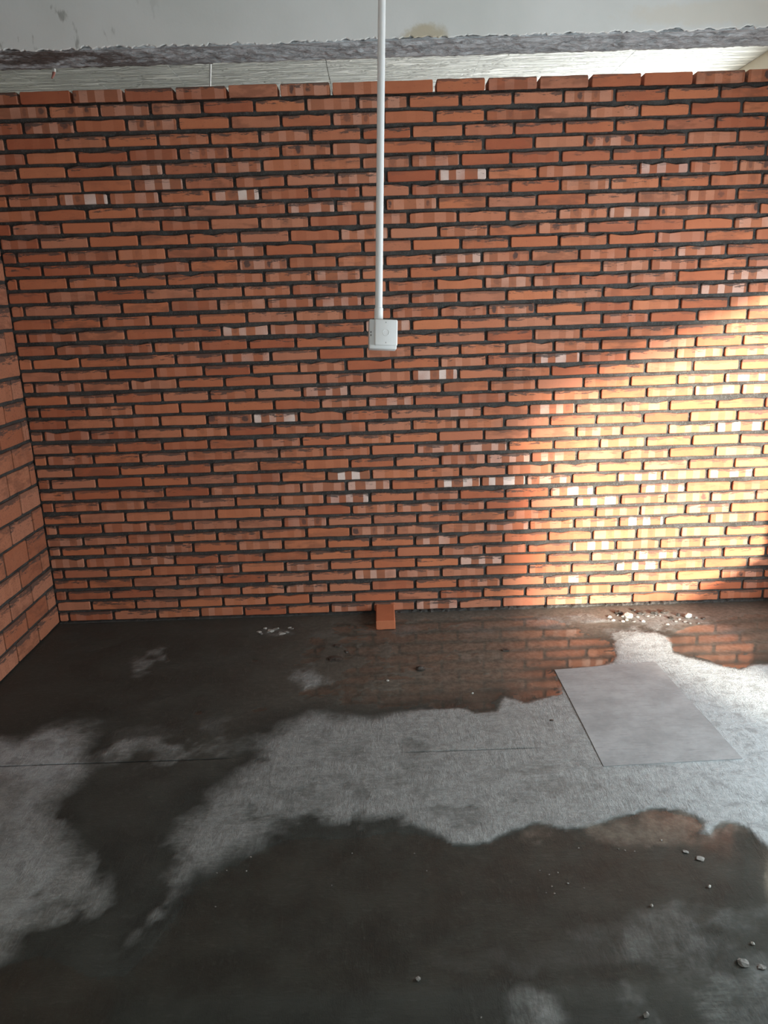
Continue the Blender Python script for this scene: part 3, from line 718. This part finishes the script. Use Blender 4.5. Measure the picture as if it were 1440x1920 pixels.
for i, b in enumerate(bricks):
    chip = random.choice([0.001, 0.003, 0.006, 0.009, 0.012]) if b['row'] else 0.0
    V, Fc, UV = brick_mesh(b['L'], b['h'], 0.10 if b['row'] else 0.112, 1.0, chip, full=(b['row'] == 0))
    ang = math.atan(b['slope']) + random.uniform(-.004, .004)
    ca, sa = math.cos(ang), math.sin(ang)
    dy = random.uniform(-.0018, .0014)
    W = [(b['x'] + s*ca - t*sa, D_WALL + d + (dy if d < 0.05 else 0), b['z'] + s*sa + t*ca) for s, t, d in V]
    # scale the kiln marks by the real length so cut bricks keep the same squares
    ul = b['L']/0.235
    UV = [(u*ul, v) for u, v in UV]
    tone = tone_for(b['kind'])
    if i in single:
        o = bpy.data.objects.new('brick', bpy.data.meshes.new('brick'))
        cx, cz = b['x'], b['z']
        o.data.from_pydata([(x-cx, y-D_WALL, z-cz) for x, y, z in W], [], Fc)
        o.data.materials.append(BRICK)
        o.location = (cx, D_WALL, cz)
        COL.objects.link(o); o.parent = wall_back
        finish_brick(o, UV, tone)
    else:
        n0 = len(rest_v)
        rest_v += W; rest_uv += UV; rest_t += [tone]*len(W)
        rest_f += [tuple(n0+q for q in f) for f in Fc]
o = link_mesh('lower_brick_courses', rest_v, rest_f, BRICK, wall_back)
finish_brick(o, rest_uv, rest_t)
tag(o, kind='stuff')

# rough mortar squeezed out along the foot of the wall
V, Fc = [], []
nx = 260
for i in range(nx+1):
    x = X_LEFT + (X_RIGHT-X_LEFT)*i/nx
    amp = 0.35 + 0.65*float(sstep(np.array(x), -0.3, 0.3))
    hgt = 0.003 + 0.013*amp*random.random(); dep = 0.004 + 0.020*amp*random.random()
    V += [(x, D_WALL-dep, -0.004), (x, D_WALL-dep*0.6, hgt*0.8), (x, D_WALL+0.012, hgt+0.003)]
for i in range(nx):
    k = i*3
    Fc += [(k, k+3, k+4, k+1), (k+1, k+4, k+5, k+2)]
link_mesh('mortar_fillet', V, Fc, MORTAR, wall_back)

# ---------------------------------------------------------------- left wall of bricks on edge
Y_END = 1.9
COURSE = [0.0, 0.115, 0.23, 0.345, 0.46, 0.588, 0.71, 0.83, 0.955, 1.07, 1.19, 1.295, 1.412, 1.535, 1.65, 1.77]
while COURSE[-1] < 2.68: COURSE.append(COURSE[-1]+0.118)
HEAD0 = [3.79, 3.945, 3.789, 3.95, 3.82, 3.928, 3.825, 3.98, 3.818, 3.973, 3.813, 3.93, 3.80, 3.945, 3.81]
wall_left = mortar_grid('wall_left', lambda a, d, z: (X_LEFT-d, a, z), Y_END, D_WALL+0.11, 0.0, COURSE[-1]-0.01,
                        lambda a, z: 0.0085 + (NOI[int(a*60) % 400, int(z*60+90) % 400]-0.5)*0.004, 0.06, MORTAR, 0.02)
tag(wall_left, 'left side wall of square-looking rough red bricks laid on edge', 'wall', kind='structure')
for k in range(len(COURSE)-1):
    z0, z1 = COURSE[k], COURSE[k+1]
    h0 = HEAD0[k] if k < len(HEAD0) else (3.80 if k % 2 == 0 else 3.945)
    edges = [D_WALL+0.006, h0]
    while edges[-1]-0.25 > Y_END+0.02: edges.append(edges[-1]-0.25-random.uniform(-.004, .006))
    edges.append(Y_END)
    for ya, yb in zip(edges, edges[1:]):
        L = ya-yb-0.014
        if L < 0.03: continue
        h = z1-z0-0.015 + random.uniform(-.002, .002)
        V, Fc, UV = brick_mesh(L, h, 0.05, 1.6, random.choice([0, 0, 0.004]), nseg=3)
        ym, zm = (ya+yb)/2, (z0+z1)/2 + (0.002 if k == 0 else 0)
        ang = random.uniform(-.008, .008); dx = random.uniform(-.002, .002)
        ca, sa = math.cos(ang), math.sin(ang)
        W = [(-d + (dx if d < .03 else 0), (s*ca-t*sa), s*sa+t*ca) for s, t, d in V]
        o = bpy.data.objects.new('brick', bpy.data.meshes.new('brick'))
        o.data.from_pydata(W, [], Fc)
        o.data.materials.append(BRICK_ROUGH)
        o.location = (X_LEFT, ym, zm)
        COL.objects.link(o); o.parent = wall_left
        finish_brick(o, UV, (random.random(), random.choice([0, 0, 0, .25]), 0, random.choice([0, 0, .5])))

# ---------------------------------------------------------------- room shell out of view and the ceiling
def shell(name, boxes, mat, label, cat='wall'):
    bm = bmesh.new()
    for b in boxes: bm_box(bm, *b)
    return tag(link_bm(name, bm, mat), label, cat, kind='structure')
XR2, ZT = X_RIGHT+0.12, Z_CEIL
shell('wall_right', [(X_RIGHT, XR2, -2.2, 1.33, 0, ZT), (X_RIGHT, XR2, 1.33, 3.83, 1.88, ZT), (X_RIGHT, XR2, 2.19, 3.83, 0, 0.33), (X_RIGHT, XR2, 3.83, 4.75, 0, ZT),
                     (X_RIGHT, XR2, 4.75, 5.95, 0, 1.2), (X_RIGHT, XR2, 4.75, 5.95, 2.65, ZT), (X_RIGHT, XR2, 5.95, 6.3, 0, ZT)], BEIGE,
      'beige plastered right wall with door and window openings, seen above the bricks at far right')
shell('wall_front', [(-3.0, -1.3, -2.3, -2.2, 0, ZT), (2.2, XR2, -2.3, -2.2, 0, ZT), (-1.3, 2.2, -2.3, -2.2, 0, 0.4), (-1.3, 2.2, -2.3, -2.2, 2.35, ZT)], BEIGE,
      'beige plastered front wall behind the camera with a wide window opening')
shell('wall_sunblock', [(2.26, 2.40, -9.0, -2.3, 0, 3.4)], BEIGE, 'plastered wall added outside the front window to block the sun')  # added blocker out of view: keeps low sun from entering the front opening
shell('wall_far', [(-3.0, XR2, 6.2, 6.3, 0, ZT)], BEIGE, 'beige plastered far wall in the space behind the brick wall')
shell('wall_outer', [(-3.1, -3.0, -2.2, 6.3, 0, ZT), (-3.0, X_LEFT-0.004, Y_END-0.1, Y_END, 0, ZT)], BEIGE, 'plain plastered outer wall beyond the left brick wall')

ceiling = shell('ceiling', [(-3.1, XR2, -2.3, 6.3, ZT+0.015, ZT+0.14)], CEIL, 'whitewashed concrete ceiling with board seams above the brick wall', 'ceiling')
SEAMS = [-3.0, -1.97, -1.59, -1.11, -0.23, 0.637, 1.50, X_RIGHT]
for a, b in zip(SEAMS, SEAMS[1:]):
    for y0, y1 in ((3.90, 6.2), (-2.2, 3.75)):
        bm = bmesh.new()
        dz = random.uniform(-.0015, .0015)
        bm_box(bm, a+0.0013, b-0.0013, y0, y1, ZT+dz, ZT+0.016)
        link_bm('ceiling_panel', bm, CEIL, ceiling)

# ---------------------------------------------------------------- beam: plastered face over a bare, rough underside
BY0, BY1, BZ = 3.73, 3.956, 2.824
bm = bmesh.new()
bm_box(bm, -3.0, X_RIGHT, BY0+0.012, BY1, BZ+0.012, ZT+0.014)
beam = tag(link_bm('ceiling_beam', bm, SOFFIT), 'deep grey-white plastered concrete beam crossing above the brick wall', 'beam', kind='structure')
V, Fc = [], []
nx, ny = 520, 16
for j in range(ny+1):
    for i in range(nx+1):
        x, y = -3.0+(X_RIGHT+3.0)*i/nx, BY0+0.004+(BY1-BY0-0.004)*j/ny
        V.append((x, y, BZ))
A = np.array(V)
rag = (0.6*fbm(A[:, 0], A[:, 1]*3.0, 18, 41, 5) + 0.5*np.abs(fbm(A[:, 0]+A[:, 1]*2, A[:, 1]*5, 34, 43, 3)))*np.clip((BY1-A[:, 1])/0.05, 0.15, 1)
A[:, 2] = BZ + 0.004 + 0.012*np.clip(1-(A[:, 1]-BY0)/0.06, 0, 1) + rag*0.020 + fbm(A[:, 0], A[:, 1]*2, 40, 51, 3)*0.006
for j in range(ny):
    for i in range(nx):
        k = j*(nx+1)+i
        Fc.append((k, k+nx+1, k+nx+2, k+1))
b = len(A)
# turn the far edge up so the sheet closes on the beam
ext = A[-(nx+1):].copy(); ext[:, 2] = BZ+0.06; ext[:, 1] += 0.002
A = np.concatenate([A, ext])
for i in range(nx):
    Fc.append((b-(nx+1)+i, b+i, b+i+1, b-(nx+1)+i+1))
link_mesh('rough_soffit', A, Fc, SOFFIT, beam, True)
# plaster coat with a ragged lower lip
V, Fc = [], []
nx = 640
lip = fbm(np.linspace(-3, X_RIGHT, nx+1), np.zeros(nx+1), 22, 61, 5)*0.012 + fbm(np.linspace(-3, X_RIGHT, nx+1), np.zeros(nx+1), 70, 71, 2)*0.008
for i in range(nx+1):
    x = -3.0+(X_RIGHT+3.0)*i/nx
    z = BZ + 0.017 + lip[i]
    V += [(x, BY0, ZT-0.0), (x, BY0, z+0.004), (x, BY0+0.004, z), (x, BY0+0.016, z+0.003)]
for i in range(nx):
    k = i*4
    for q in range(3): Fc.append((k+q, k+q+1, k+q+5, k+q+4))
link_mesh('plaster_coat', V, Fc, BEAM_PL, beam)

# ---------------------------------------------------------------- hanging conduit with its switch box
P_TOP, P_LOW = at_depth(716, 0, 2.42), at_depth(710, 590, 2.50)
axis = (P_TOP-P_LOW).normalized()
P_CEIL = P_LOW + axis*((ZT-0.002-P_LOW.z)/axis.z)
RAD = 0.0122
cond = empty('hanging_conduit', P_CEIL)
tag(cond, 'white plastic conduit hanging from the ceiling with square switch box at its lower end', 'conduit')
inv = Matrix.Translation(-Vector(P_CEIL))
def child(name, bm, mat, parent=cond, smooth=False):
    bm.transform(inv)
    return link_bm(name, bm, mat, parent, smooth)
def auto(o):
    o.data.polygons.foreach_set('use_smooth', [True]*len(o.data.polygons))
    md = o.modifiers.new('edges', 'EDGE_SPLIT'); md.split_angle = math.radians(40)
    return o
bm = bmesh.new(); bm_tube(bm, [P_CEIL, P_LOW + axis*0.5, P_LOW - axis*0.02], [RAD]*3, 28)
auto(child('pipe', bm, PVC))
bm = bmesh.new(); bm_tube(bm, [P_LOW + axis*0.022, P_LOW + axis*0.020, P_LOW - axis*0.014, P_LOW - axis*0.016], [RAD+.0006, RAD+.0024, RAD+.0024, RAD+.0006], 28)
auto(child('coupling', bm, PVC))
bm = bmesh.new(); bm_tube(bm, [P_CEIL, P_CEIL - Vector((0, 0, .012)), P_CEIL - Vector((0, 0, .03))], [0.032, 0.032, RAD+.003], 28)
auto(child('ceiling_flange', bm, PVC))
# box: local x right, y depth (front at -y), z up along the conduit
Zb = axis
Yb = (AX_F - Zb*AX_F.dot(Zb)).normalized()
Xb = Yb.cross(Zb)
Rb = Matrix((Xb, Yb, Zb)).transposed() @ (Euler((math.radians(-3), 0, 0)).to_matrix()) @ Euler((0, 0, math.radians(7))).to_matrix()
BC = at_depth(717, 628.5, 2.50)
def boxspace(bm):
    bm.transform(Matrix.Translation(BC) @ Rb.to_4x4())
    return bm
bm = bmesh.new(); bm_box(bm, -.0455, .0465, -.014, .022, -.0475, .0485, 0.004, 3)
box = auto(child('switch_box', boxspace(bm), PVC_GREY))
bm = bmesh.new(); bm_box(bm, -.0285, .0475, -.026, -.013, -.0375, .0475, 0.0045, 3)
auto(child('cover_plate', boxspace(bm), PVC, box))
bm = bmesh.new()
n = 40
vs = [[bm.verts.new((q*math.cos(k*2*math.pi/n) + .0085, -.026-d, q*math.sin(k*2*math.pi/n) + .004)) for k in range(n)] for q, d in ((.0098, .0), (.0102, .0008), (.0110, .0008), (.0114, .0))]
for r0, r1 in zip(vs, vs[1:]):
    for k in range(n): bm.faces.new((r0[k], r0[(k+1) % n], r1[(k+1) % n], r1[k]))
auto(child('embossed_ring', boxspace(bm), PVC_GREY, box))
for z in (.037, -.029):
    bm = bmesh.new(); bm_box(bm, .0078, .0092, -.0262, -.0257, z-.002, z+.002)
    child('screw_slot', boxspace(bm), HOLE, box)
for z in (-.004, .006):
    bm = bmesh.new(); bm_box(bm, -.0412, -.0385, -.0144, -.0138, z-.003, z+.003)
    child('knockout', boxspace(bm), HOLE, box)

# ---------------------------------------------------------------- loose brick at the foot of the wall
V, Fc, UV = brick_mesh(0.106, 0.052, 0.236, 0.8, 0, full=True)
o = link_mesh('brick', [(s, d, t) for s, t, d in V], Fc, BRICK)
finish_brick(o, UV, (0.30, 0.0, 0, 0))
bx0, by0 = on_floor(705, 1182); bx1, by1 = on_floor(742, 1180.5)
o.name = 'loose_brick'
o.location = ((bx0+bx1)/2, (by0+by1)/2 + 0.002, 0.0275)
tag(o, 'single loose orange brick lying end-on against the foot of the back wall', 'brick')

# ---------------------------------------------------------------- thin board on the floor
q = [on_floor(*p) for p in [(1040, 1257), (1132, 1438), (1392, 1424), (1228, 1242)]]
bm = bmesh.new()
top = [bm.verts.new((x, y, 0.0042)) for x, y in q]
bot = [bm.verts.new((x, y, -0.001)) for x, y in q]
bm.faces.new(top)
for i in range(4): bm.faces.new((top[i], top[(i+1) % 4], bot[(i+1) % 4], bot[i]))
bmesh.ops.subdivide_edges(bm, edges=[e for e in bm.edges if abs(e.verts[0].co.z-e.verts[1].co.z) < 1e-5], cuts=5)
for v in bm.verts:
    if v.co.z > 0.003: v.co.z += random.uniform(-.0004, .0004)
    v.co.x += random.uniform(-.0012, .0012)
board = link_bm('cement_board', bm, SLAB)
tag(board, 'flat smooth grey cement board lying on the floor at right beside the back puddle', 'board')

# ---------------------------------------------------------------- water
def puddle(pix, label, mat=WATER):
    poly = fpoly(pix)
    pts = []
    for i in range(len(poly)):
        (x0, y0), (x1, y1) = poly[i], poly[(i+1) % len(poly)]
        n = max(1, min(30, int(math.hypot(x1-x0, y1-y0)/0.03)))
        for k in range(n): pts.append((x0+(x1-x0)*k/n, y0+(y1-y0)*k/n))
    P = np.array(pts)
    nxt, prv = np.roll(P, -1, 0), np.roll(P, 1, 0)
    tg = nxt-prv; tg /= np.linalg.norm(tg, axis=1)[:, None]+1e-9
    area = 0.5*np.sum(P[:, 0]*nxt[:, 1]-nxt[:, 0]*P[:, 1])
    nrm = np.stack([tg[:, 1], -tg[:, 0]], 1)*(1 if area > 0 else -1)
    P = P + nrm*0.02
    P[:, 1] = np.clip(P[:, 1], 0.92, D_WALL-0.03); P[:, 0] = np.clip(P[:, 0], X_LEFT+.02, X_RIGHT-.02)
    bm = bmesh.new()
    vt = [bm.verts.new((x, y, -0.0001)) for x, y in P]
    f = bm.faces.new(vt)
    bmesh.ops.triangulate(bm, faces=[f])
    o = link_bm('puddle', bm, mat)
    if o.data.polygons[0].normal.z < 0: o.data.flip_normals()
    return tag(o, label, 'puddle')
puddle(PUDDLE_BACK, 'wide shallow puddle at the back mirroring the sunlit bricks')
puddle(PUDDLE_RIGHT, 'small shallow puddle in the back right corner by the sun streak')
puddle(PUDDLE_FRONT, 'large dark puddle covering the foreground floor', WATER_FRONT)

# ---------------------------------------------------------------- rubble and crumbs
def rock(name, px, py, wpx, hpx, mat, label, cat, group=None, flat=0.6, seed=None, rot=None):
    x, y = on_floor(px, py)
    sc = F_PX/((Vector((x, y, 0))-CAM).dot(AX_F))
    sx, sy = wpx/sc/2, max(hpx/sc/2, 0.002)
    rn = random.Random(seed if seed is not None else int(px*7+py))
    bm = bmesh.new()
    bmesh.ops.create_icosphere(bm, subdivisions=1 if wpx < 14 else 2, radius=1.0)
    for v in bm.verts:
        k = 1 + rn.uniform(-.28, .22)
        v.co = Vector((v.co.x*sx*k, v.co.y*sx*0.8*k, max(v.co.z, -0.35)*sy*k*flat*1.6))
    zmin = min(v.co.z for v in bm.verts)
    bmesh.ops.rotate(bm, verts=bm.verts[:], cent=(0, 0, 0), matrix=Matrix.Rotation(rn.uniform(-.6, .6) if rot is None else rot, 3, 'Z'))
    o = link_bm(name, bm, mat)
    o.location = (x, y, -zmin-0.0008)
    return tag(o, label, cat, group)

ORD = 'first second third fourth fifth sixth seventh eighth ninth tenth eleventh twelfth thirteenth fourteenth fifteenth sixteenth seventeenth eighteenth nineteenth twentieth'.split()
G1 = 'white plaster flakes at the foot of the back wall, left of the loose brick'
for i in range(12):
    rock('plaster_flake', 486+i*5.6+random.uniform(-2, 2), 1180+random.uniform(-3, 10), random.uniform(7, 16), random.uniform(2.5, 4.5), CHIP if i % 2 else WHITE_CHIP,
         ORD[i] + ' white plaster flake from the left in the heap left of the loose brick', 'rubble', G1)
G2 = 'pale rubble under the sunlit bricks'
for i in range(20):
    rock('plaster_crumb', 1142+i*8.9+random.uniform(-3, 3), random.uniform(1151, 1172), random.uniform(5, 13), random.uniform(3, 6), CHIP if random.random() < .6 else WHITE_CHIP,
         ORD[i] + ' pale rubble crumb from the left along the foot of the sunlit bricks', 'rubble', G2)
rock('plaster_crumb', 1176, 1157, 22, 13, WHITE_CHIP, 'largest white plaster lump under the sunlit bricks', 'rubble')
rock('plaster_crumb', 1289, 1157, 16, 13, WHITE_CHIP, 'round white plaster lump at the right end of the sunlit rubble', 'rubble')
G3 = 'dark mortar lumps among the sunlit rubble'
for i, (px, py) in enumerate([(1160, 1150), (1188, 1145), (1202, 1150), (1226, 1150), (1245, 1148), (1258, 1160), (1272, 1154), (1318, 1160)]):
    rock('mortar_lump', px, py, random.uniform(10, 18), random.uniform(6, 9), DARK_CHIP, ORD[i] + ' dark mortar lump from the left among the pale rubble under the sunlit bricks', 'rubble', G3)
rock('mortar_lump', 628, 1236, 27, 9, DARK_CHIP, 'flat dark mortar scrap on the wet floor left of the loose brick', 'rubble', flat=0.4)
rock('mortar_lump', 649, 1222, 13, 6, DARK_CHIP, 'small dark mortar scrap behind the flat one near the loose brick', 'rubble', flat=0.4)
rock('mortar_lump', 634, 1212, 18, 8, DARK_CHIP, 'dark mortar scrap nearest the back wall left of the loose brick', 'rubble', flat=0.4)
rock('mortar_lump', 788, 1254, 19, 10, DARK_CHIP, 'dark mortar lump in the back puddle right of the loose brick', 'rubble', flat=0.5)
rock('mortar_lump', 948, 1219, 14, 6, DARK_CHIP, 'small dark mortar lump in the brick reflection of the back puddle', 'rubble', flat=0.5)
rock('mortar_lump', 1034, 1351, 9, 5, DARK_CHIP, 'tiny dark lump on dry concrete left of the cement board', 'rubble', flat=0.5)
rock('stone_chip', 1394, 1806, 22, 12, CHIP, 'angular grey stone chip on the wet floor at lower right', 'stone', flat=0.5)
rock('stone_chip', 1428, 1813, 16, 6, CHIP, 'flat pale stone chip at the lower right edge', 'stone', flat=0.4)
rock('stone_chip', 1211, 1905, 13, 14, CHIP, 'rounded grey stone near the bottom right of the floor', 'stone')
rock('stone_chip', 784, 1836, 11, 8, CHIP, 'lone grey pebble on the dark wet floor at bottom centre', 'stone')
rock('stone_chip', 1222, 1699, 7, 8, WHITE_CHIP, 'small white crumb alone on the wet floor right of centre', 'stone')
rock('stone_chip', 1330, 1663, 7, 8, WHITE_CHIP, 'small white crumb on the wet floor below the puddle edge at right', 'stone')
rock('stone_chip', 1411, 1769, 9, 7, WHITE_CHIP, 'white crumb just above the angular grey chip', 'stone')
rock('stone_chip', 727, 1277, 7, 5, WHITE_CHIP, 'small white crumb in front of the loose brick', 'stone')
rock('stone_chip', 886, 1300, 6, 4, WHITE_CHIP, 'tiny pale crumb at the front rim of the back puddle', 'stone')
rock('stone_chip', 1313, 1610, 17, 6, CHIP, 'pale oblong chip in the front puddle near its right rim', 'stone', flat=0.4)
rock('stone_chip', 1286, 1597, 12, 5, CHIP, 'oblong chip beside the pale one in the front puddle', 'stone', flat=0.4)
G4 = 'grit in the front puddle'
for px, py in [(777, 1600), (800, 1633), (1012, 1632), (1030, 1640), (1046, 1636), (1035, 1662), (1024, 1674), (1040, 1675), (1065, 1656), (1095, 1665), (470, 1607), (407, 1637), (425, 1632), (462, 1633),
               (404, 1700), (1160, 1592), (1172, 1594), (1190, 1596), (1240, 1575), (1085, 1590), (902, 1908), (660, 1600), (622, 1660)]:
    rock('grit', px, py, random.uniform(3, 5), 2, CHIP, 'tiny pale grit grain lying in the dark front puddle', 'grit', G4)

# ---------------------------------------------------------------- fittings under the ceiling behind the brick wall
pt = Vector((-0.86, 4.66, ZT)); pb = Vector((-0.925, 4.78, ZT-0.34))
bm = bmesh.new(); bm_tube(bm, [pt, pt*0.5+pb*0.5, pb], [0.006]*3, 12)
tag(auto(link_bm('white_cable', bm, PVC)), 'thin white cable dropping from the ceiling behind the brick wall', 'cable')
ft = empty('ceiling_plug', (-1.745, 4.72, ZT))
tag(ft, 'small red and white plug hanging from the ceiling at far left', 'plug')
bm = bmesh.new(); bm_tube(bm, [Vector((0, 0, 0)), Vector((0, -.004, -.018))], [.011, .010], 12); link_bm('socket', bm, PVC, ft)
bm = bmesh.new(); bm_tube(bm, [Vector((0, -.004, -.018)), Vector((-.004, -.010, -.034)), Vector((-.012, -.016, -.052))], [.008, .007, .003], 12); link_bm('tip', bm, RED_PL, ft)
